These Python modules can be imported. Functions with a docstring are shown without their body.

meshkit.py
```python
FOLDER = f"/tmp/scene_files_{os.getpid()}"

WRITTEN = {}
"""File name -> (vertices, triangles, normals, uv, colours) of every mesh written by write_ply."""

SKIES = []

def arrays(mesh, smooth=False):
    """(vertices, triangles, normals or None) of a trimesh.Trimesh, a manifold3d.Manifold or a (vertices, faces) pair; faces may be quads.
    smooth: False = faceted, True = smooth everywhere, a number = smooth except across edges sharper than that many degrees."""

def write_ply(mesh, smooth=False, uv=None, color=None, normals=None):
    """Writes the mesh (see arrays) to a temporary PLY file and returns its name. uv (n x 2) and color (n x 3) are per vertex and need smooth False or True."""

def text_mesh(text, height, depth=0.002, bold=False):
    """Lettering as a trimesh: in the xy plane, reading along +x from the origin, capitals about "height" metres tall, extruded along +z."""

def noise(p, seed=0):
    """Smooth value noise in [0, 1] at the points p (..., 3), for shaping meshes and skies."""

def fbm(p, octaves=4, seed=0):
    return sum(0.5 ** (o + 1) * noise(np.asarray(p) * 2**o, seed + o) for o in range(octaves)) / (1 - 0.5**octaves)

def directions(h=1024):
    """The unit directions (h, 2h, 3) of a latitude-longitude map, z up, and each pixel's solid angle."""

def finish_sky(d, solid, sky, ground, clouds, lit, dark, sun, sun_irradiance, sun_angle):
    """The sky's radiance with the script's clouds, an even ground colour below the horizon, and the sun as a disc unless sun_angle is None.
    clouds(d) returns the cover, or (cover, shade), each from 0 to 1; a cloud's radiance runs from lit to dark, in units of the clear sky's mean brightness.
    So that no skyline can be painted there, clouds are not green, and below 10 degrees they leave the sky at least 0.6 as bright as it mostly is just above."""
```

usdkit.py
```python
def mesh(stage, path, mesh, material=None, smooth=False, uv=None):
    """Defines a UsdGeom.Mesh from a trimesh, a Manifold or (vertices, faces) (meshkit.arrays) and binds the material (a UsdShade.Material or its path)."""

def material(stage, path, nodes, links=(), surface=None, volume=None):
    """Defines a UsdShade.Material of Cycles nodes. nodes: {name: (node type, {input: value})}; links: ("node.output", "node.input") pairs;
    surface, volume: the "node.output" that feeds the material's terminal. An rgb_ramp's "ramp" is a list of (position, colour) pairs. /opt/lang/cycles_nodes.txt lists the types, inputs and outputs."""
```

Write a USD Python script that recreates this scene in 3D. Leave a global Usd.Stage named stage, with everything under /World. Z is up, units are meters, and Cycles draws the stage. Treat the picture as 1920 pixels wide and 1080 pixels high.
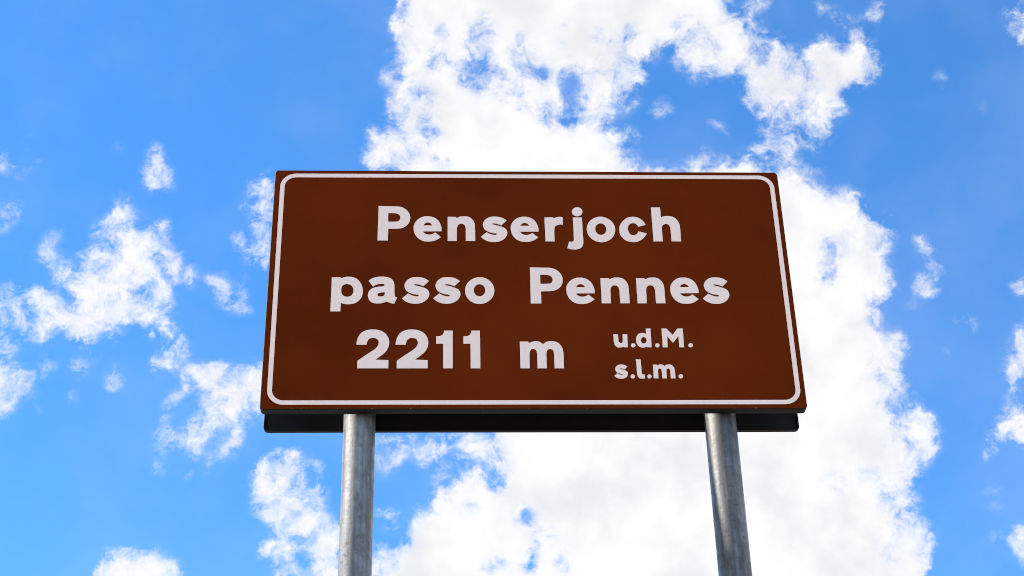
import math
import numpy as np
import trimesh
from PIL import Image, ImageDraw
from scipy.interpolate import CubicSpline
from scipy.ndimage import gaussian_filter, zoom
from shapely.geometry import Polygon, box as sbox
from shapely import affinity
import shapely.ops
import usdkit
from pxr import Gf, Sdf, Usd, UsdGeom, UsdLux, UsdShade

stage = Usd.Stage.CreateInMemory()
UsdGeom.SetStageUpAxis(stage, 'Z')
UsdGeom.SetStageMetersPerUnit(stage, 1.0)
world = UsdGeom.Xform.Define(stage, '/World')
UsdGeom.Scope.Define(stage, '/World/Looks')

# ------------------------------------------------------------------ camera, sky, sun
BASE_Z = 3.08                                   # underside of the sign above the ground
FOCAL_PX = 3190.89                              # focal length in pixels of a 1920-wide picture
CAM = np.array([-0.1720, -2.7270, BASE_Z - 1.4779])
YAW, PITCH, ROLL = 0.0494, 0.5671, -0.0250
HALF_W, SIGN_H = 0.5, 0.537


def camera_basis():
    cy, sy, cp, sp, cr, sr = math.cos(YAW), math.sin(YAW), math.cos(PITCH), math.sin(PITCH), math.cos(ROLL), math.sin(ROLL)
    f = np.array([sy * cp, cy * cp, sp])
    r0 = np.array([cy, -sy, 0.0])
    u0 = np.cross(r0, f)
    return cr * r0 + sr * u0, -sr * r0 + cr * u0, f


RIGHT, UP, FWD = camera_basis()
cam = UsdGeom.Camera.Define(stage, '/World/camera')
m = Gf.Matrix4d(*RIGHT, 0, *UP, 0, *(-FWD), 0, *CAM, 1)
cam.AddTransformOp().Set(m)
cam.CreateFocalLengthAttr(36.0 * FOCAL_PX / 1920)
cam.CreateHorizontalApertureAttr(36.0)
cam.CreateVerticalApertureAttr(36.0 * 9 / 16)
cam.CreateFStopAttr(0.0)
cam.CreateExposureAttr(2.32)

SUN_EL, SUN_BEHIND = math.radians(50), math.radians(5)
SUN = np.array([-math.cos(SUN_EL) * math.cos(SUN_BEHIND), math.cos(SUN_EL) * math.sin(SUN_BEHIND), math.sin(SUN_EL)])
sun = UsdLux.DistantLight.Define(stage, '/World/sun')
sun.CreateIntensityAttr(1.15)
sun.CreateAngleAttr(0.53)
sun.CreateColorAttr(Gf.Vec3f(1.0, 0.95, 0.86))
sun.CreateNormalizeAttr(True)
zx = SUN
xx = np.cross([0, 0, 1.0], zx); xx /= np.linalg.norm(xx)
yx = np.cross(zx, xx)
sun.AddTransformOp().Set(Gf.Matrix4d(*xx, 0, *yx, 0, *zx, 0, 0, 0, 10, 1))

SKY_STRENGTH = 0.06
CLOUD_LIT, CLOUD_GREY = (3.35, 3.33, 3.33), (2.85, 2.86, 2.98)   # radiance in the sky texture's units


class Graph:
    def __init__(self):
        self.nodes, self.links, self.k = {}, [], 0

    def add(self, kind, **inputs):
        self.k += 1
        name = f'n{self.k:03d}'
        fixed = {}
        for key, v in inputs.items():
            if isinstance(v, tuple) and len(v) == 2 and v[0] == 'from':
                self.links.append((v[1], f'{name}.{key}'))
            else:
                fixed[key] = v
        self.nodes[name] = (kind, fixed)
        return name

    def math(self, op, a, b=0.0, c=0.0, clamp=False):
        return ('from', self.add('math', math_type=op, value1=a, value2=b, value3=c, use_clamp=clamp) + '.value')

    def vec(self, op, a, b=(0.0, 0.0, 0.0), out='vector', **kw):
        return ('from', self.add('vector_math', math_type=op, vector1=a, vector2=b, **kw) + '.' + out)

    def step(self, x, lo, hi, a=0.0, b=1.0, kind='smoothstep'):
        return ('from', self.add('map_range', range_type=kind, value=x, from_min=lo, from_max=hi, to_min=a, to_max=b, clamp=True) + '.result')

    def noise(self, p, scale, detail=6.0, rough=0.55, lac=2.0, dist=0.0, out='fac', **kw):
        return ('from', self.add('noise_texture', vector=p, scale=scale, detail=detail, roughness=rough, lacunarity=lac, distortion=dist, **kw) + '.' + out)

    def mixf(self, fac, a, b):
        return ('from', self.add('mix_float', fac=fac, a=a, b=b) + '.result')

    def mixc(self, fac, a, b, blend='mix'):
        return ('from', self.add('mix_color', blend_type=blend, fac=fac, a=a, b=b, use_clamp=False) + '.result')


# The cumulus in this part of the sky: outlines of the clouds and their gaps as they were traced, in hundredths of
# a chart that touches the sky sphere along FWD (a fixed direction of the world); thickness 0 to 1.
CELL, PAD, GW, GH = 4, 60, 480, 270


def cloud_layer():
    im = np.zeros((GH + 2 * PAD, GW + 2 * PAD))

    def mask(fn):
        pic = Image.new('L', (GW + 2 * PAD, GH + 2 * PAD), 0)
        fn(ImageDraw.Draw(pic))
        return np.asarray(pic) / 255.0

    T = lambda pts: [(x / CELL + PAD, y / CELL + PAD) for x, y in pts]
    ops = []

    def poly(pts, v, sub=False):
        ops.append((mask(lambda d: d.polygon(T(pts), fill=255)), v, sub))

    def ell(x, y, rx, ry, v, sub=False):
        if not sub and max(rx, ry) < 31:
            v, rx, ry = min(1.0, v * 1.6), rx * 1.15, ry * 1.15
        if sub:
            v, rx, ry = v * 0.88, rx * 1.15, ry * 1.15
        (x0, y0), (x1, y1) = T([(x - rx, y - ry), (x + rx, y + ry)])
        ops.append((mask(lambda d: d.ellipse([x0, y0, x1, y1], fill=255)), v, sub))

    def line(pts, v, w):
        ops.append((mask(lambda d: d.line(T(pts), fill=255, width=max(2, round(1.25 * w / CELL)))), min(1.0, v * 1.7), False))

    poly([(766, 335), (1400, 325), (1400, 705), (925, 705), (860, 520)], 1)
    # top big cloud
    poly([(748,-150),(747,10),(738,40),(742,75),(734,95),(748,110),(760,125),(765,150),(748,165),(740,185),(742,215),(755,235),(765,260),(768,285),(768,340),(1200,340),(1190,318),(1165,265),(1150,245),(1120,232),(1100,222),(1110,200),(1135,190),(1130,165),(1130,140),(1160,110),(1200,100),(1260,85),(1290,115),(1340,130),(1390,130),(1430,190),(1470,195),(1478,160),(1465,140),(1475,120),(1470,85),(1420,70),(1380,30),(1360,0),(1360,-150)],1)
    ell(1120,80,60,40,1)
    ell(1075,165,22,30,0,True); ell(1072,215,22,16,0.1,True); ell(1022,208,12,18,.35,True); ell(900,110,14,50,.55,True)
    ell(895,125,22,14,.5,True); ell(880,130,14,20,.3,True); ell(815,120,14,14,.35,True); ell(830,62,10,10,.5,True); ell(1125,70,20,15,.75,True);ell(1180,75,14,12,.45,True);ell(1120,125,20,15,.5,True)
    ell(960,165,18,30,.8,True);ell(985,100,20,25,.85,True)
    poly([(1100,120),(1180,110),(1200,140),(1185,175),(1130,190),(1110,225),(1100,180)],.75)
    ell(1088,170,14,22,.1,True)
    ell(805,245,14,24,.6,True); ell(832,310,14,10,.4,True)
    ell(730,265,22,18,.8); ell(708,302,16,16,.7); ell(745,300,20,14,.6); line([(690,235),(720,260)],.35,12)
    ell(1185,195,16,10,.3)
    # bridge 1150-1290 under band
    poly([(1250,85),(1290,110),(1345,140),(1300,145),(1270,120)],.7)
    poly([(1105,110),(1215,98),(1205,155),(1165,172),(1130,190),(1112,180)],.85)
    ell(1120,215,22,24,.35)
    # second blob
    poly([(1480,150),(1490,110),(1530,95),(1550,70),(1580,80),(1600,50),(1625,70),(1630,92),(1655,100),(1650,130),(1620,155),(1592,172),(1575,208),(1560,190),(1540,185),(1500,195),(1480,190)],1)
    ell(1567,88,12,10,.3,True)
    poly([(1395,130),(1480,150),(1500,195),(1470,215),(1420,200),(1400,190)],.8)
    poly([(1440,200),(1500,195),(1560,190),(1570,215),(1545,235),(1525,270),(1505,262),(1460,240),(1425,215)],.65)
    line([(1470,210),(1450,260),(1415,300)],.35,22); ell(1478,280,14,12,.5); line([(1548,230),(1525,272)],.45,18)
    line([(1535,5),(1560,30),(1590,48)],.35,16); ell(1645,27,22,12,.5); line([(1440,0),(1405,25),(1380,40)],.4,16)
    line([(1328,225),(1365,248)],.35,9); ell(1245,207,15,9,.4); ell(730,140,6,14,.4); line([(1420,290),(1500,310),(1545,318)],.3,14)
    ell(1175,255,20,10,.35)
    line([(1300,310),(1330,285)],.3,10)
    # right big cloud
    poly([(1310,330),(1330,305),(1360,302),(1400,310),(1410,290),(1425,315),(1460,322),(1490,322),(1520,350),(1560,368),(1585,363),(1600,375),(1615,368),(1630,392),(1628,408),(1650,415),(1662,402),(1675,428),(1672,445),(1660,462),(1652,480),(1650,505),(1662,515),(1668,540),(1655,570),(1642,592),(1650,620),(1675,640),(1690,625),(1698,650),(1700,675),(1695,720),(1702,742),(1722,748),(1728,765),(1746,782),(1750,815),(1750,850),(1735,870),(1718,892),(1712,908),(1718,925),(1710,942),(1716,970),(1732,985),(1742,1015),(1745,1040),(1735,1080),(1700,1250),(660,1250),(700,1080),(700,1056),(730,1037),(765,1030),(768,1000),(790,965),(820,942),(822,912),(850,910),(875,880),(895,890),(915,920),(945,925),(950,905),(925,880),(935,850),(930,815),(930,700),(1400,700),(1400,330)],1)
    ell(1700,905,5,5,.4,True); ell(1672,940,12,9,.35,True); ell(1557,508,16,24,.55,True); ell(1680,760,20,35,.65,True); ell(1690,700,10,20,.7,True); ell(1650,595,14,22,.5,True);ell(1640,560,10,10,.7,True)
    ell(990,965,18,13,.4,True); ell(1015,1005,10,10,.35,True); ell(995,1055,12,16,.35,True); ell(1055,1060,10,16,.5,True); ell(930,1065,25,12,.7,True); ell(887,950,10,8,.5,True); ell(1040,1000,8,8,.6,True)
    ell(745,1060,8,14,.5,True); ell(1670,1010,20,40,.9,True)
    poly([(770,812),(835,812),(842,835),(815,868),(795,862),(780,840)],.9)
    poly([(840,815),(930,812),(925,850),(905,870),(870,850)],.5)
    line([(705,830),(735,820),(748,840),(735,860),(706,870)],.6,14); ell(722,970,17,12,.7); line([(735,985),(755,1005)],.3,10); ell(715,1032,16,10,.5); ell(720,893,10,5,.2)
    line([(820,890),(880,860)],.3,16)
    for x, y, rx, ry, v in ((800,118,10,12,.6),(915,60,16,26,.55),(935,150,10,26,.5),(845,118,18,14,.7),(985,95,16,14,.75),(1005,150,18,22,.65),(980,210,14,14,.7),(960,180,20,10,.7),(765,190,14,18,.75),(790,180,20,10,.7),
                            (1290,60,20,16,.75),(1330,90,18,14,.75),(1420,105,14,20,.75),(1520,150,10,10,.7),(1500,130,8,10,.6),(760,20,8,20,.6),(780,285,10,14,.6),(1060,60,10,14,.8),
                            (1600,440,14,20,.75),(1560,470,20,14,.7),(1640,700,14,20,.8),(1660,830,12,20,.7),(1705,790,8,14,.6),(1700,830,8,12,.6),(1690,960,14,16,.75),(1600,900,60,14,.9)):
        ell(x, y, rx, ry, v, True)
    # left lower
    poly([(480,930),(483,900),(480,873),(510,853),(547,842),(563,853),(570,870),(600,873),(610,917),(596,940),(600,960),(627,990),(640,985),(640,1100),(520,1090),(520,1062),(492,1037),(500,1010),(520,1020),(535,1003),(500,987),(477,955)],.88)
    ell(513,907,11,9,.25,True); ell(560,913,9,20,.2,True); ell(545,925,8,14,.3,True);ell(570,1035,15,24,.15,True); ell(600,950,14,14,.35,True); ell(605,895,10,20,.6,True);ell(575,890,8,14,.55,True); ell(610,985,10,16,.5,True); ell(505,945,10,6,.6,True)
    ell(540,1015,16,8,.5,True)
    poly([(183,1060),(186,1048),(200,1040),(235,1033),(255,1047),(290,1033),(303,1045),(302,1060),(325,1053),(338,1063),(325,1082),(320,1200),(185,1200)],1)
    line([(282,862),(298,878),(298,890)],.6,12)
    # near sign bottom left
    poly([(350,690),(377,687),(410,692),(427,703),(457,693),(490,677),(560,700),(520,770),(470,782),(433,777),(404,785),(397,820),(372,825),(362,860),(343,837),(347,813),(367,793),(397,760),(390,733),(350,722)],.86)
    line([(450,815),(432,845),(412,862)],.55,12); line([(355,725),(310,765),(300,800),(330,845)],.35,16); line([(330,850),(300,835),(280,815)],.3,12); ell(393,875,5,14,.35); ell(345,892,10,6,.3);ell(440,795,20,10,.25)
    # left main
    poly([(217,373),(243,385),(253,410),(267,420),(287,423),(312,415),(310,440),(297,450),(313,463),(333,470),(345,493),(327,513),(300,507),(297,527),(317,540),(320,567),(310,587),(325,607),(327,627),(300,630),(277,623),(233,607),(217,590),(200,577),(197,600),(215,640),(173,620),(170,667),(157,647),(120,627),(103,590),(133,573),(167,560),(143,543),(97,523),(103,510),(130,493),(150,513),(170,520),(163,483),(187,463),(213,483),(223,467),(207,450),(177,437),(200,420),(217,393)],.84)
    ell(263,563,22,14,.15,True); ell(212,563,10,9,.4,True); ell(290,490,18,14,.4,True); ell(235,440,8,6,.5,True); ell(265,425,8,10,.5,True)
    line([(197,600),(218,640)],.5,12)
    poly([(277,693),(300,665),(317,647),(343,653),(343,673),(317,687),(293,700)],.75); line([(325,627),(330,650)],.6,20)
    line([(0,590),(25,565),(55,540),(90,560),(100,590),(85,640)],.5,20); line([(25,560),(40,600),(50,630)],.45,16); line([(60,545),(75,600),(80,640)],.4,16); line([(0,545),(40,538)],.4,10)
    ell(10,610,20,14,.3); ell(130,600,14,14,.6)
    ell(12,302,18,12,.55); ell(43,310,7,18,.5); ell(68,304,9,6,.4); ell(57,263,7,6,.4)
    poly([(273,285),(297,283),(301,310),(330,335),(333,360),(300,352),(283,355),(277,320)],.7); ell(228,287,13,7,.25)
    poly([(460,358),(475,340),(510,332),(530,345),(520,370),(490,367)],.8); ell(480,390,16,12,.4); line([(440,447),(470,470),(490,492)],.5,14); ell(504,488,14,22,.95); ell(500,412,18,28,.4)
    poly([(390,523),(420,522),(440,558),(460,585),(430,580),(408,560)],.75); line([(462,520),(455,565)],.3,10); line([(440,560),(470,592)],.35,10)
    ell(363,518,6,16,.5); ell(340,520,8,8,.4)
    poly([(0,385),(25,370),(50,378),(45,395),(25,417),(0,425),(-60,430),(-60,380)],.75)
    poly([(0,690),(30,690),(40,705),(75,697),(50,725),(30,740),(20,770),(0,785),(-80,800),(-80,690)],.9); ell(8,645,26,14,.4); ell(150,695,14,8,.5); ell(217,712,7,15,.6); ell(78,755,7,16,.25); ell(140,750,5,13,.35); ell(88,478,8,20,.4); ell(112,445,14,8,.25); ell(95,690,20,8,.3); ell(190,672,8,6,.4)
    # right
    line([(1720,450),(1735,456),(1742,480),(1757,505),(1765,512)],.5,14); ell(1740,532,14,12,.5); line([(1795,590),(1815,600),(1828,618)],.35,12); ell(1712,568,14,6,.2); ell(1915,532,12,14,.5)
    poly([(1920,605),(1910,650),(1893,670),(1892,700),(1903,722),(1920,715),(1990,700),(1990,600)],.85)
    poly([(1990,770),(1920,768),(1900,772),(1880,790),(1860,820),(1848,855),(1855,870),(1875,842),(1895,825),(1920,840),(1990,850)],.9); ell(1900,735,8,12,.4)
    line([(1840,918),(1880,920),(1885,930)],.3,10); line([(1855,947),(1885,958)],.4,10); poly([(1897,992),(1920,985),(1990,985),(1990,1060),(1920,1055),(1903,1025)],.75); ell(1870,1005,12,6,.3)
    poly([(1885,-60),(1990,-60),(1990,110),(1925,92),(1900,60),(1888,35)],.65); ell(1765,147,9,14,.22); ell(1847,203,7,12,.18); ell(1815,175,5,6,.15); ell(1842,265,8,10,.15)
    ell(1790,670,20,6,.2)
    for m_, v, sub in ops:
        im = im * (1 - m_) + m_ * np.minimum(im, v) if sub else np.maximum(im, m_ * v)
    fine = 0.55 * gaussian_filter(im, 1.4) + 0.45 * gaussian_filter(im, 3.6)
    return fine * (0.95 + 0.55 * gaussian_filter(im, 10.0)) + 0.20 * gaussian_filter(im, 8.0) * (1 - fine)


COVER = cloud_layer()
X0, X1, Y0, Y1, ROWS = -240.0, 2160.0, -200.0, 1280.0, 99


def sky_material():
    g = Graph()
    d = ('from', g.add('texture_coordinate') + '.generated')
    d = g.vec('normalize', d)
    sky = ('from', g.add('sky_texture', sky_type='single_scattering', sun_disc=False, sun_elevation=SUN_EL, sun_rotation=math.atan2(SUN[0], SUN[1]),
                         altitude=2200.0, air_density=AIR, aerosol_density=AEROSOL, ozone_density=OZONE) + '.color')
    sky = ('from', g.add('hsv', hue=0.499, saturation=1.225, value=1.06, fac=1.0, color=sky) + '.color')
    # warp the directions a little so that outlines fray
    w1 = g.noise(d, 38.0, 5.0, 0.6, out='color')
    w2 = g.noise(d, 120.0, 6.0, 0.68, out='color')
    w1 = g.vec('subtract', w1, (0.5, 0.5, 0.5)); w2 = g.vec('subtract', w2, (0.5, 0.5, 0.5))
    dw = g.vec('multiply_add', w1, (0.012,) * 3, vector3=d)
    dw = g.vec('multiply_add', w2, (0.009,) * 3, vector3=dw)
    z = g.math('maximum', g.vec('dot_product', dw, tuple(FWD), out='value'), 0.05)
    px = g.math('multiply_add', g.math('divide', g.vec('dot_product', dw, tuple(RIGHT), out='value'), z), FOCAL_PX, 960.0)
    py = g.math('multiply_add', g.math('divide', g.vec('dot_product', dw, tuple(UP), out='value'), z), -FOCAL_PX, 540.0)
    tx = g.math('divide', g.math('subtract', px, X0), X1 - X0)
    ty = g.math('multiply', g.math('subtract', py, Y0), (ROWS - 1) / (Y1 - Y0))
    # thickness of the layer, from bands three at a time
    xs = (np.linspace(X0, X1, 256) / CELL + PAD).clip(0, COVER.shape[1] - 1.001)
    ys = (np.linspace(Y0, Y1, ROWS) / CELL + PAD).clip(0, COVER.shape[0] - 1.001)
    xi, yi = xs.astype(int), ys.astype(int)
    fx, fy = xs - xi, (ys - yi)[:, None]
    C = (COVER[yi][:, xi] * (1 - fx) + COVER[yi][:, xi + 1] * fx) * (1 - fy) + (COVER[yi + 1][:, xi] * (1 - fx) + COVER[yi + 1][:, xi + 1] * fx) * fy
    tyv = ('from', g.add('combine_xyz', x=ty, y=ty, z=ty) + '.vector')
    total = None
    for k in range(0, ROWS, 3):
        band = ('from', g.add('rgb_ramp', fac=tx, ramp=[(i / 255, tuple(C[k:k + 3, i])) for i in range(256)]) + '.color')
        w = g.vec('absolute', g.vec('subtract', tyv, (float(k), k + 1.0, k + 2.0)))
        w = g.vec('maximum', g.vec('subtract', (1.0, 1.0, 1.0), w), (0.0, 0.0, 0.0))
        v = g.vec('dot_product', band, w, out='value')
        total = v if total is None else g.math('add', total, v)
    # beyond the traced part the same kind of broken cumulus goes on all round the sky
    ex = g.step(g.math('absolute', g.math('subtract', px, 960.0)), 1000.0, 1180.0)
    ey = g.step(g.math('absolute', g.math('subtract', py, 540.0)), 580.0, 730.0)
    away = g.math('maximum', ex, ey)
    rest = g.step(g.noise(d, 5.0, 4.0, 0.5), 0.43, 0.58, 0.0, 1.5)
    thick = g.mixf(away, total, rest)
    # fray: fractal detail matters at the edges and in thin veils, not inside thick cloud or clear air
    curl = g.vec('subtract', g.noise(d, 55.0, 3.0, 0.55, out='color'), (0.5, 0.5, 0.5))
    dn = g.vec('multiply_add', curl, (0.022,) * 3, vector3=d)
    n1 = g.math('subtract', g.noise(dn, 70.0, 9.0, 0.64), 0.5)
    edge = g.math('maximum', g.math('multiply', g.math('multiply', thick, g.math('subtract', 1.5, thick)), 1.78), 0.0)
    dens = g.math('multiply_add', g.math('multiply', n1, edge), FRAY, thick)
    cover = g.step(dens, EDGE0, EDGE1)
    # thin veils of torn vapour round the thick parts
    along = ('from', g.add('mapping', vector=dn, rotation=(0.5, 0.9, 0.4), scale=(1.0, 2.1, 1.0)) + '.vector')
    veil = g.noise(along, 36.0, 10.0, 0.68)
    veil = g.math('multiply', g.step(veil, 0.42, 0.68), g.step(thick, 0.045, 0.50))
    veil = g.math('multiply', veil, VEIL)
    cover = g.math('subtract', 1.0, g.math('multiply', g.math('subtract', 1.0, cover), g.math('subtract', 1.0, veil)))
    haze = g.math('multiply', g.step(g.noise(d, 9.0, 5.0, 0.55), 0.42, 0.70), 0.07)
    cover = g.math('maximum', cover, g.math('add', haze, g.math('multiply', cover, 0.93)))
    # soft grey modelling inside
    s1 = g.noise(d, 22.0, 6.0, 0.55)
    shade = g.math('multiply', g.step(s1, 0.42, 0.68), g.step(thick, 0.8, 1.5))
    col = g.mixc(shade, CLOUD_LIT, CLOUD_GREY)
    out = g.mixc(cover, sky, col)
    bg = g.add('background_shader', color=out, strength=SKY_STRENGTH)
    return usdkit.material(stage, '/World/Looks/sky_with_cumulus', g.nodes, g.links, surface=bg + '.background')


AIR, AEROSOL, OZONE = 1.0, 0.0, 4.0
FRAY, EDGE0, EDGE1, VEIL = 3.3, 0.36, 1.50, 0.80
dome = UsdLux.DomeLight.Define(stage, '/World/sky')
UsdShade.MaterialBindingAPI.Apply(dome.GetPrim()).Bind(sky_material())
dome.GetPrim().SetCustomDataByKey('label', 'bright blue sky with broken white cumulus clouds')
dome.GetPrim().SetCustomDataByKey('kind', 'structure')

# ------------------------------------------------------------------ materials
def simple(name, color, rough, spec=0.5, metal=0.0, noise_scale=None, dark=None, bump=0.0, bump_scale=60.0, rough_var=0.0):
    g = Graph()
    p = ('from', g.add('texture_coordinate') + '.object')
    base = color
    kw = {}
    if noise_scale:
        n = g.step(g.noise(p, noise_scale, 5.0, 0.6), 0.35, 0.7)
        base = g.mixc(n, dark, color)
        if rough_var:
            kw['roughness'] = g.step(n, 0.0, 1.0, rough + rough_var, rough, 'linear')
    kw.setdefault('roughness', rough)
    if bump:
        kw['normal'] = ('from', g.add('bump', height=g.noise(p, bump_scale, 4.0, 0.6), strength=bump, distance=0.002) + '.normal')
    s = g.add('principled_bsdf', base_color=base, metallic=metal, specular_ior_level=spec, **kw)
    return usdkit.material(stage, '/World/Looks/' + name, g.nodes, g.links, surface=s + '.BSDF')


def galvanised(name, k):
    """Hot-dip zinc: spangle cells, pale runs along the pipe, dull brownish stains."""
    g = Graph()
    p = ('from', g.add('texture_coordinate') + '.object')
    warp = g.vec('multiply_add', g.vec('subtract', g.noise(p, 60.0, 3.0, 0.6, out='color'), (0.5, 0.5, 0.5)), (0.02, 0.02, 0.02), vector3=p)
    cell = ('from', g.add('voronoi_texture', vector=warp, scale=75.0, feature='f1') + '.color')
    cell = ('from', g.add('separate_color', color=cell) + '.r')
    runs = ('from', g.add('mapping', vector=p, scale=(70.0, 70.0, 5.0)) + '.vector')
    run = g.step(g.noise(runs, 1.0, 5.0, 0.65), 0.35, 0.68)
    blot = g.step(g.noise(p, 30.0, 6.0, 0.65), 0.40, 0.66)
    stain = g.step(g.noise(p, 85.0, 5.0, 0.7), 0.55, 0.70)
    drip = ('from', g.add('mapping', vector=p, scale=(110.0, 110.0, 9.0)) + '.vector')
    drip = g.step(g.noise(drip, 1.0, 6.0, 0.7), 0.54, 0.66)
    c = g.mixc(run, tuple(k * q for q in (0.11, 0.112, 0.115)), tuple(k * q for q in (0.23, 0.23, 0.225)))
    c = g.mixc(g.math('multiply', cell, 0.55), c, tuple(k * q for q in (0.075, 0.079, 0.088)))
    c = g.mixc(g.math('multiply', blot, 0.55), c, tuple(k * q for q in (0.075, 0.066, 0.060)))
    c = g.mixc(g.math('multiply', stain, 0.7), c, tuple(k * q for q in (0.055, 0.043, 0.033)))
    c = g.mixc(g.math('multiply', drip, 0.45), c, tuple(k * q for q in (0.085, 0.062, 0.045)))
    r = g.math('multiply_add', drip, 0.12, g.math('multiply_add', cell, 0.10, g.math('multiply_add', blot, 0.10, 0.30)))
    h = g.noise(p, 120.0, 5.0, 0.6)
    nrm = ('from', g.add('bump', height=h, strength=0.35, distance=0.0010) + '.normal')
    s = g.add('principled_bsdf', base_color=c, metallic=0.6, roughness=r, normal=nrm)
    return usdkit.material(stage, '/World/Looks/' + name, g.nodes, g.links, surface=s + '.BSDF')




def brown_film():
    """Brown sign film: slightly uneven tone, chips along the lower fold."""
    g = Graph()
    p = ('from', g.add('texture_coordinate') + '.object')
    big = g.step(g.noise(p, 2.6, 3.0, 0.5), 0.36, 0.64)
    small = g.step(g.noise(p, 9.0, 6.0, 0.6), 0.35, 0.65)
    tone = g.math('multiply_add', small, 0.3, g.math('multiply', big, 0.7))
    c = g.mixc(tone, (0.094, 0.0126, 0.0014), (0.124, 0.0176, 0.0020))
    z = ('from', g.add('separate_xyz', vector=p) + '.z')
    flat = ('from', g.add('mapping', vector=p, scale=(1.0, 1.0, 3.0)) + '.vector')
    chip = g.math('multiply', g.step(g.noise(flat, 130.0, 3.0, 0.6), 0.62, 0.70), g.step(z, BASE_Z + 0.0030, BASE_Z + 0.0018))
    c = g.mixc(chip, c, (0.26, 0.21, 0.17))
    n = ('from', g.add('bump', height=g.noise(p, 14.0, 3.0, 0.5), strength=0.04, distance=0.002) + '.normal')
    s = g.add('principled_bsdf', base_color=c, roughness=0.42, specular_ior_level=0.012, normal=n)
    return usdkit.material(stage, '/World/Looks/brown_sign_film', g.nodes, g.links, surface=s + '.BSDF')


M_BROWN = brown_film()
M_WHITE = simple('white_sign_film', (0.83, 0.645, 0.555), 0.5, spec=0.2, noise_scale=12.0, dark=(0.805, 0.62, 0.535))
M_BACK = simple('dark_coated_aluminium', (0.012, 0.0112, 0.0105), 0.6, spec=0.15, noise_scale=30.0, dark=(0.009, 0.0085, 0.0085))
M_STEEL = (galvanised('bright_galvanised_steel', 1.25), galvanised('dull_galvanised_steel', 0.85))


def ground_material():
    g = Graph()
    p = ('from', g.add('geometry') + '.position')
    far = g.step(g.noise(p, 0.05, 6.0, 0.6), 0.40, 0.62)
    near = g.step(g.noise(p, 1.3, 7.0, 0.65), 0.36, 0.66)
    peb = ('from', g.add('voronoi_texture', vector=p, scale=38.0, feature='f1') + '.color')
    peb = ('from', g.add('separate_color', color=peb) + '.g')
    gravel = g.mixc(peb, (0.06, 0.057, 0.052), (0.125, 0.118, 0.107))
    grass = g.mixc(near, (0.035, 0.034, 0.014), (0.085, 0.075, 0.035))
    r2 = g.vec('length', g.vec('multiply', p, (1.0, 1.0, 0.0)), out='value')
    lot = g.step(g.math('multiply_add', far, 14.0, r2), 22.0, 34.0)
    c = g.mixc(lot, gravel, grass)
    h = g.math('multiply_add', peb, 0.5, g.noise(p, 20.0, 6.0, 0.6))
    nrm = ('from', g.add('bump', height=h, strength=0.6, distance=0.02) + '.normal')
    s = g.add('principled_bsdf', base_color=c, roughness=0.95, specular_ior_level=0.2, normal=nrm)
    return usdkit.material(stage, '/World/Looks/gravel_and_grass', g.nodes, g.links, surface=s + '.BSDF')


# ------------------------------------------------------------------ helpers
used = {}


def numbered(path):
    n = used.get(path, 0)
    used[path] = n + 1
    return path if n == 0 else f'{path}_{n:03d}'


def obj(name, mesh, mat, parent='/World', smooth=False, label=None):
    path = numbered(f'{parent}/{name}')
    prim = usdkit.mesh(stage, path, mesh, mat, smooth=smooth).GetPrim()
    if label:
        prim.SetCustomDataByKey('label', label)
    return path


def rounded(x0, z0, x1, z1, r, n=14):
    return sbox(x0 + r, z0 + r, x1 - r, z1 - r).buffer(r, quad_segs=n)


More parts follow.
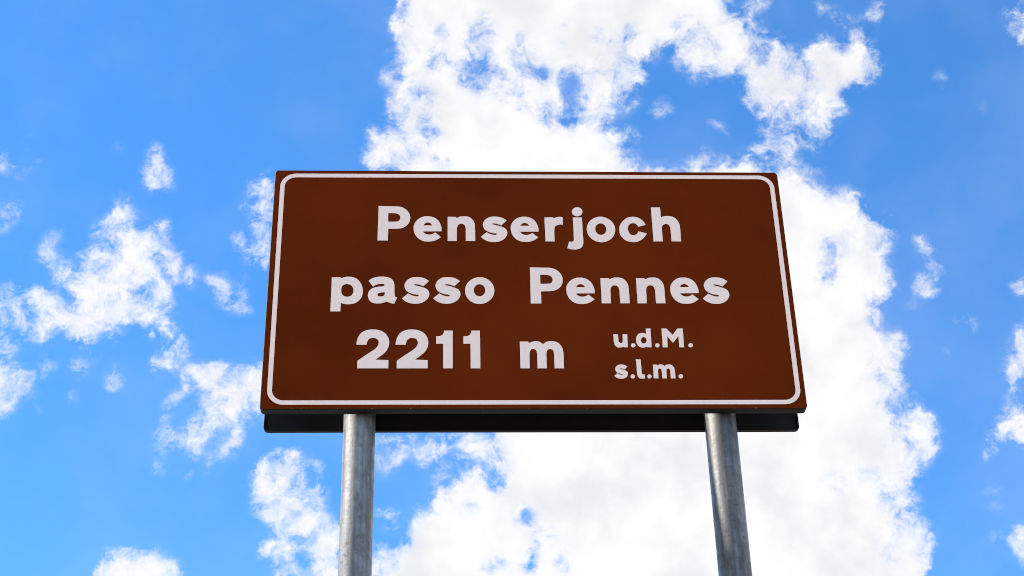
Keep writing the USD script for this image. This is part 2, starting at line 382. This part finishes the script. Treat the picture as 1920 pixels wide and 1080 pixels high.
def shells(rings, holes_front=None):
    """Joins equal-length closed rings (n x 3 each) with quads."""
    n = len(rings[0])
    v = np.vstack(rings)
    f = []
    for k in range(len(rings) - 1):
        for i in range(n):
            j = (i + 1) % n
            f.append([k * n + i, k * n + j, (k + 1) * n + j, (k + 1) * n + i])
    return v, f


def ring(w, h, r, inset, y, cz):
    """Rounded rectangle outline in the x-z plane at depth y."""
    r = max(r - inset, 0.0015)
    w, h = w - inset, h - inset
    pts = []
    for sx, sz, a0 in ((1, -1, -90), (1, 1, 0), (-1, 1, 90), (-1, -1, 180)):
        for k in range(9):
            a = math.radians(a0 + 90 * k / 8)
            pts.append((sx * (w - r) + r * math.cos(a), y, cz + sz * (h - r) + r * math.sin(a)))
    return np.array(pts)


def tray(face_y, depth, direction, radius=0.008, fold=0.0022, sheet=0.0018):
    """A folded sheet-metal sign panel: a face with rounded fold, a return lip all round, open at the back.
    direction +1: face towards -y and lip running to +y; -1 the reverse."""
    cz = BASE_Z + SIGN_H / 2
    w, h = HALF_W, SIGN_H / 2
    rings = []
    for k in range(5):                                        # the rounded fold
        a = math.radians(90 * k / 4)
        rings.append(ring(w, h, radius, fold * (1 - math.sin(a)), face_y + direction * fold * (1 - math.cos(a)), cz))
    rings.append(ring(w, h, radius, 0, face_y + direction * depth, cz))
    rings.append(ring(w, h, radius, sheet, face_y + direction * depth, cz))
    rings.append(ring(w, h, radius, sheet, face_y + direction * sheet * 1.6, cz))
    v, q = shells(rings)
    n = len(rings[0])
    f = []
    for a, b, c, d_ in q:
        f += [[a, b, c], [a, c, d_]]
    first, last = len(v), len(v) + 1
    v = np.vstack([v, rings[0].mean(0), rings[-1].mean(0)])
    for i in range(n):
        j = (i + 1) % n
        f.append([first, j, i])
        f.append([last, (len(rings) - 1) * n + i, (len(rings) - 1) * n + j])
    f = np.array(f)
    if direction < 0:
        f = f[:, ::-1]
    t = trimesh.Trimesh(v, f, process=False)
    if t.volume < 0:
        t.invert()
    return t


# ------------------------------------------------------------------ lettering: outlines on the sign's face
def to_face(px, py):
    """The point (x, z above the lower edge) of the sign's face seen at a pixel of the 1920 x 1080 chart."""
    d = np.asarray(px, float)[..., None] * 0 + FWD + RIGHT * ((np.asarray(px, float)[..., None] - 960) / FOCAL_PX) + UP * ((540 - np.asarray(py, float)[..., None]) / FOCAL_PX)
    t = (0.0 - CAM[1]) / d[..., 1]
    p = CAM + d * t[..., None]
    return np.stack([p[..., 0], p[..., 2] - BASE_Z], -1)


VIEWS = {'A': (700, 380, 9.6), 'B': (890, 380, 9.6), 'C': (1080, 380, 9.6), 'D': (610, 490, 9.6), 'E': (770, 490, 9.6), 'F': (980, 490, 9.6),
         'G': (1170, 490, 9.6), 'H': (660, 610, 9.6), 'I': (780, 610, 9.6), 'J': (930, 610, 9.6), 'K': (1140, 610, 9.817), 'X': (0, 0, 1)}


def face(view, x, y):
    ox, oy, s = VIEWS[view]
    return to_face(ox + np.asarray(x, float) / s, oy + np.asarray(y, float) / s)


def outline(view, text):
    """'x,y x,y! ...': a closed outline; '!' marks a corner, the points between corners lie on a smooth curve."""
    pts, corner = [], []
    for w in text.split():
        corner.append(w.endswith('!'))
        pts.append([float(q) for q in w.rstrip('!').split(',')])
    pts = face(view, *np.array(pts).T)
    n = len(pts)
    if not any(corner):
        p = np.vstack([pts, pts[:1]])
        t = np.r_[0, np.cumsum(np.sqrt(np.linalg.norm(np.diff(p, axis=0), axis=1)))]
        return CubicSpline(t, p, bc_type='periodic')(np.linspace(0, t[-1], 12 * n, endpoint=False))
    s = corner.index(True)
    pts, corner = np.roll(pts, -s, axis=0), corner[s:] + corner[:s]
    pts, corner = np.vstack([pts, pts[:1]]), corner + [True]
    out, a = [], 0
    for b in range(1, n + 1):
        if corner[b]:
            p = pts[a:b + 1]
            if len(p) == 2:
                out.append(p[:1])
            else:
                t = np.r_[0, np.cumsum(np.sqrt(np.linalg.norm(np.diff(p, axis=0), axis=1)))]
                out.append(CubicSpline(t, p, bc_type='natural')(np.linspace(0, t[-1], 9 * len(p)))[:-1])
            a = b
    return np.vstack(out)


def glyph(view, outer, *holes):
    s = Polygon(outline(view, outer)).buffer(0)
    for h in holes:
        s = s.difference(Polygon(outline(view, h)).buffer(0))
    return s.simplify(0.00008)


def disc(view, x, y, rx, ry):
    a = np.linspace(0, 2 * math.pi, 40, endpoint=False)
    return Polygon(face(view, x + rx * np.cos(a), y + ry * np.sin(a)))


G = {}
G['P'] = glyph('A', '95,62! 250,65 400,68 480,75 545,98 605,140 648,200 664,270 650,345 605,408 540,450 480,466 430,471 350,473 268,474! 262,683! 75,683!',
               '268,190! 340,190 400,193 450,208 478,238 486,270 478,305 455,331 405,344 340,346 266,346!')
G['e'] = glyph('A', '1230,516! 895,519! 920,552 960,571 1000,577 1050,571 1085,557 1115,540! 1217,622! 1150,665 1080,692 1000,702 900,692 810,645 750,570 725,470 740,385 790,315 870,265 975,247 1080,265 1160,315 1205,385 1226,455',
               '900,412! 925,380 955,362 985,358 1020,367 1048,390 1065,412!')
G['n'] = glyph('A', '1338,258! 1480,258! 1503,279! 1555,257 1625,248 1710,257 1780,302 1820,370 1830,440 1832,520 1832,600 1833,692! 1665,692! 1665,600 1665,520 1662,460 1645,410 1615,387 1585,381 1550,388 1520,415 1506,460 1504,520 1503,600 1503,692! 1338,692!')
G['s'] = glyph('B', '575,322! 510,283 440,261 350,253 260,267 185,315 148,385 156,440 185,487 232,518 290,540 350,552 395,560 404,569 393,580 355,585 300,573 255,556 215,535! 110,618! 170,665 250,699 350,712 450,697 540,645 585,570 578,505 535,458 460,428 390,408 330,396 313,386 328,376 365,376 420,388 478,411!')
G['r'] = glyph('B', '1255,268! 1405,265! 1425,286! 1470,266 1525,258 1583,262! 1590,395! 1530,398 1475,411 1445,440 1433,490 1433,560 1436,630 1440,698! 1275,698!')
G['j'] = glyph('X', '1073.9,407.9! 1090.9,407.9! 1092.2,427 1093.4,446.7 1093.6,456.5 1091.5,462.6 1086.8,466.3 1080,467.9 1076.0,468.1 1069.2,467.2 1063.7,465.6! 1067.1,453.1! 1070.2,453.8 1073.4,453.5 1075.6,451.6 1076.0,447.5 1075.2,430!').union(disc('X', 1082.1, 397.3, 9.9, 8.4))
G['o'] = disc('E', 1242, 529, 264, 241).difference(disc('E', 1239, 523, 103, 110))
G['c'] = glyph('C', '1253,400! 1210,338 1150,290 1080,263 1015,257 930,272 850,325 795,400 777,470 790,560 840,637 920,692 1035,712 1130,695 1200,652 1245,603 1275,558! 1125,518! 1105,555 1075,580 1030,588 980,572 945,520 932,470 945,415 980,380 1030,370 1075,384 1105,412 1120,437!')
G['h'] = glyph('C', '1347,88! 1510,88! 1530,270! 1575,250 1650,242 1740,258 1810,305 1855,375 1871,440 1879,520 1886,610 1892,698! 1720,698! 1712,610 1705,520 1697,460 1675,410 1640,387 1610,385 1570,400 1548,430 1545,480 1550,540 1557,620 1563,698! 1395,698!')
G['p'] = glyph('D', '118,288! 270,288! 290,306! 340,288 420,280 520,295 600,345 655,430 677,530 660,625 610,702 530,755 410,775 340,768 280,748! 270,902! 90,902!',
               '395,410 450,424 493,468 506,528 491,590 450,628 398,642 345,632 305,600 289,565 286,525 290,475 312,438 348,417')
G['a'] = glyph('D', '780,352! 840,312 920,286 1020,278 1110,286 1180,312 1225,360 1242,430 1245,500 1246,570 1252,640! 1295,652! 1240,765! 1170,752 1100,725! 1050,745 990,758 920,760 840,742 785,690 765,620 780,552 830,497 900,470 980,458 1045,448 1068,430 1055,412 1010,407 950,413 900,430 858,455!',
               '1070,553! 1070,592 1052,622 1010,634 960,630 938,610 943,588 968,572 1010,563')
G['2'] = glyph('H', '78,352! 90,275 127,188 190,122 280,86 380,77 490,90 590,140 650,220 670,310 652,400 602,480 520,550 420,622! 655,627! 653,775! 92,775! 97,640! 210,563 330,485 415,428 465,370 482,310 465,262 430,236 375,227 320,240 280,282 262,352!')
G['1'] = glyph('H', '1813,98! 1813,775! 1640,775! 1640,333! 1512,333! 1512,198! 1575,196 1620,180 1645,150 1658,98!')
G['m'] = glyph('J', '428,295! 575,295! 597,320! 655,296 720,287 780,299 820,321 847,343! 885,311 930,293 990,287 1080,300 1150,345 1195,415 1213,490 1218,570 1221,670 1225,775! 1055,775! 1050,670 1045,560 1041,490 1025,450 995,432 965,428 935,440 913,475 908,540 911,660 915,775! 748,775! 744,660 740,540 736,490 720,450 695,432 660,428 630,440 609,480 605,540 607,660 608,775! 440,775!')
G['u'] = glyph('K', '95,165! 182,165! 186,220 191,268 197,298 213,320 240,329 260,322 271,300 272,260 268,210 265,165! 352,165! 367,405! 293,405! 285,394! 255,406 215,412 165,402 127,367 109,312 102,240')
G['d'] = glyph('K', '693,62! 782,62! 803,405! 725,405! 718,393! 690,405 640,412 590,400 540,357 515,282 522,220 552,170 600,146 650,143 680,150 702,162!').difference(disc('K', 657, 277, 52, 60))
G['M'] = glyph('K', '983,62! 1075,62! 1190,180! 1272,62! 1375,62! 1400,405! 1310,405! 1297,200! 1202,316! 1188,316! 1088,203! 1098,405! 1008,405!')
G['l'] = glyph('K', '512,628! 600,628! 607,720 617,840 623,882 640,904 660,908 677,905! 683,978! 640,983 590,976 552,946 535,890 528,800')


def moved(g, anchor_view, ax, ay, at_view, x, y):
    a, b = face(anchor_view, ax, ay), face(at_view, x, y)
    return affinity.translate(g, *(b - a))


def fitted(g, view, x0, x1, ybase, ytop):
    """The glyph scaled so that its extent is the given one."""
    lo = face(view, (x0 + x1) / 2, ybase)[1]
    hi = face(view, (x0 + x1) / 2, ytop)[1]
    left = face(view, x0, ybase)[0]
    right = face(view, x1, ybase)[0]
    bx = g.bounds
    g = affinity.scale(g, (right - left) / (bx[2] - bx[0]), (hi - lo) / (bx[3] - bx[1]), origin=(bx[0], bx[1]))
    return affinity.translate(g, left - bx[0], lo - bx[1])


WRITING = [('P', G['P']), ('e', G['e']), ('n', G['n']), ('s', G['s']), ('e', moved(G['e'], 'A', 1230, 516, 'B', 1153, 524)), ('r', G['r']), ('j', G['j']),
           ('o', moved(G['o'], 'E', 1242, 529, 'C', 449, 485)), ('c', G['c']), ('h', G['h']),
           ('p', G['p']), ('a', G['a']), ('s', moved(G['s'], 'B', 575, 322, 'D', 1866, 357)), ('s', moved(G['s'], 'B', 575, 322, 'E', 887, 357)), ('o', G['o']),
           ('P', moved(G['P'], 'A', 75, 683, 'F', 146, 760)), ('e', moved(G['e'], 'A', 1230, 516, 'F', 1300, 576)), ('n', moved(G['n'], 'A', 1338, 692, 'F', 1424, 757)),
           ('n', moved(G['n'], 'A', 1338, 692, 'G', 245, 757)), ('e', moved(G['e'], 'A', 1230, 516, 'G', 1347, 573)), ('s', moved(G['s'], 'B', 575, 322, 'G', 1862, 362)),
           ('2', G['2']), ('2', moved(G['2'], 'H', 92, 775, 'H', 804, 775)), ('1', G['1']), ('1', moved(G['1'], 'H', 1813, 775, 'I', 1158, 775)), ('m', G['m']),
           ('u', G['u']), ('.', disc('K', 463, 370, 41, 38)), ('d', G['d']), ('.', disc('K', 907, 370, 41, 38)), ('M', G['M']), ('.', disc('K', 1520, 369, 42, 38)),
           ('s', fitted(G['s'], 'K', 120, 374, 986, 724)), ('.', disc('K', 455, 943, 41, 37)), ('l', G['l']), ('.', disc('K', 762, 943, 41, 37)),
           ('m', fitted(G['m'], 'K', 843, 1243, 978, 722)), ('.', disc('K', 1340, 941, 42, 38))]


def film(shape, y_back, thick):
    """A cut-out of film standing on the face: the x-z shape extruded towards -y."""
    parts = [trimesh.creation.extrude_polygon(q, thick, engine='earcut') for q in getattr(shape, 'geoms', [shape]) if q.area > 1e-8]
    t = trimesh.util.concatenate(parts)
    v = t.vertices.copy()
    t.vertices = np.c_[v[:, 0], y_back - v[:, 2], v[:, 1] + BASE_Z]
    if t.volume < 0:
        t.invert()
    return t


# ------------------------------------------------------------------ setting
span = 4000.0
gx = np.unique(np.r_[-np.geomspace(4, span, 14)[::-1], np.linspace(-4, 4, 9), np.geomspace(4, span, 14)])
gv = np.array([(x, y, 0.0) for y in gx for x in gx])
n_ = len(gx)
gf = np.array([[j * n_ + i, j * n_ + i + 1, (j + 1) * n_ + i + 1, (j + 1) * n_ + i] for j in range(n_ - 1) for i in range(n_ - 1)])
obj('ground', (gv, gf), ground_material())
gp = stage.GetPrimAtPath('/World/ground')
gp.SetCustomDataByKey('label', 'gravel and short grass ground on the mountain pass')
gp.SetCustomDataByKey('kind', 'structure')

# ------------------------------------------------------------------ the road sign
sign = UsdGeom.Xform.Define(stage, '/World/road_sign').GetPrim()
sign.SetCustomDataByKey('label', 'brown double-sided road sign with white lettering on two galvanised posts')
sign.SetCustomDataByKey('category', 'road sign')
LIP, REAR_FACE, REAR_LIP = 0.0188, 0.0937, 0.0095
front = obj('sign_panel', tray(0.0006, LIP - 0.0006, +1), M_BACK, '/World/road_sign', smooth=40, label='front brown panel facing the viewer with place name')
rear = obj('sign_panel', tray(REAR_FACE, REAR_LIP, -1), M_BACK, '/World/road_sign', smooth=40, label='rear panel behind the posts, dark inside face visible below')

R_OUT, R_IN = 0.0293, 0.0265
POST_X = (-0.3214, 0.3460)
POST_Y = 0.052


def post(x):
    k = 48
    a = np.linspace(0, 2 * math.pi, k, endpoint=False)
    rings = []
    for rr, z in ((R_IN, -0.5), (R_OUT, -0.5), (R_OUT, 1.2), (R_OUT, 2.4), (R_OUT, BASE_Z + SIGN_H - 0.03), (R_IN, BASE_Z + SIGN_H - 0.03), (R_IN, -0.5)):
        rings.append(np.c_[x + rr * np.cos(a), POST_Y + rr * np.sin(a), np.full(k, z)])
    v, q = shells(rings)
    t = trimesh.Trimesh(v, np.vstack([[[a_, b, c], [a_, c, d_]] for a_, b, c, d_ in q]), process=True)
    if t.volume < 0:
        t.invert()
    return t


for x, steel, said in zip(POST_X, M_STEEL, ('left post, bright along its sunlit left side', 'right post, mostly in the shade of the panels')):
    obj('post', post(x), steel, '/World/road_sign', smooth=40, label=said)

B_L, B_R, B_T, B_B, B_W = 0.0118, 0.0097, 0.0090, 0.0090, 0.0088
bo = rounded(-HALF_W + B_L, B_B, HALF_W - B_R, SIGN_H - B_T, 0.031)
bi = rounded(-HALF_W + B_L + B_W, B_B + B_W, HALF_W - B_R - B_W, SIGN_H - B_T - B_W, 0.031 - B_W)
obj('face_film', film(rounded(-HALF_W + 0.0011, 0.0011, HALF_W - 0.0011, SIGN_H - 0.0011, 0.0075), 0.0006, 0.0006), M_BROWN, front)
obj('border', film(bo.difference(bi), 0.0003, 0.0009), M_WHITE, front)
for ch, shape in WRITING:
    name, said = ('full_stop', None) if ch == '.' else ('numeral', f'white numeral {ch}') if ch.isdigit() else ('letter', f'white letter {ch}')
    obj(name, film(shape, 0.0003, 0.0009), M_WHITE, front, label=said)
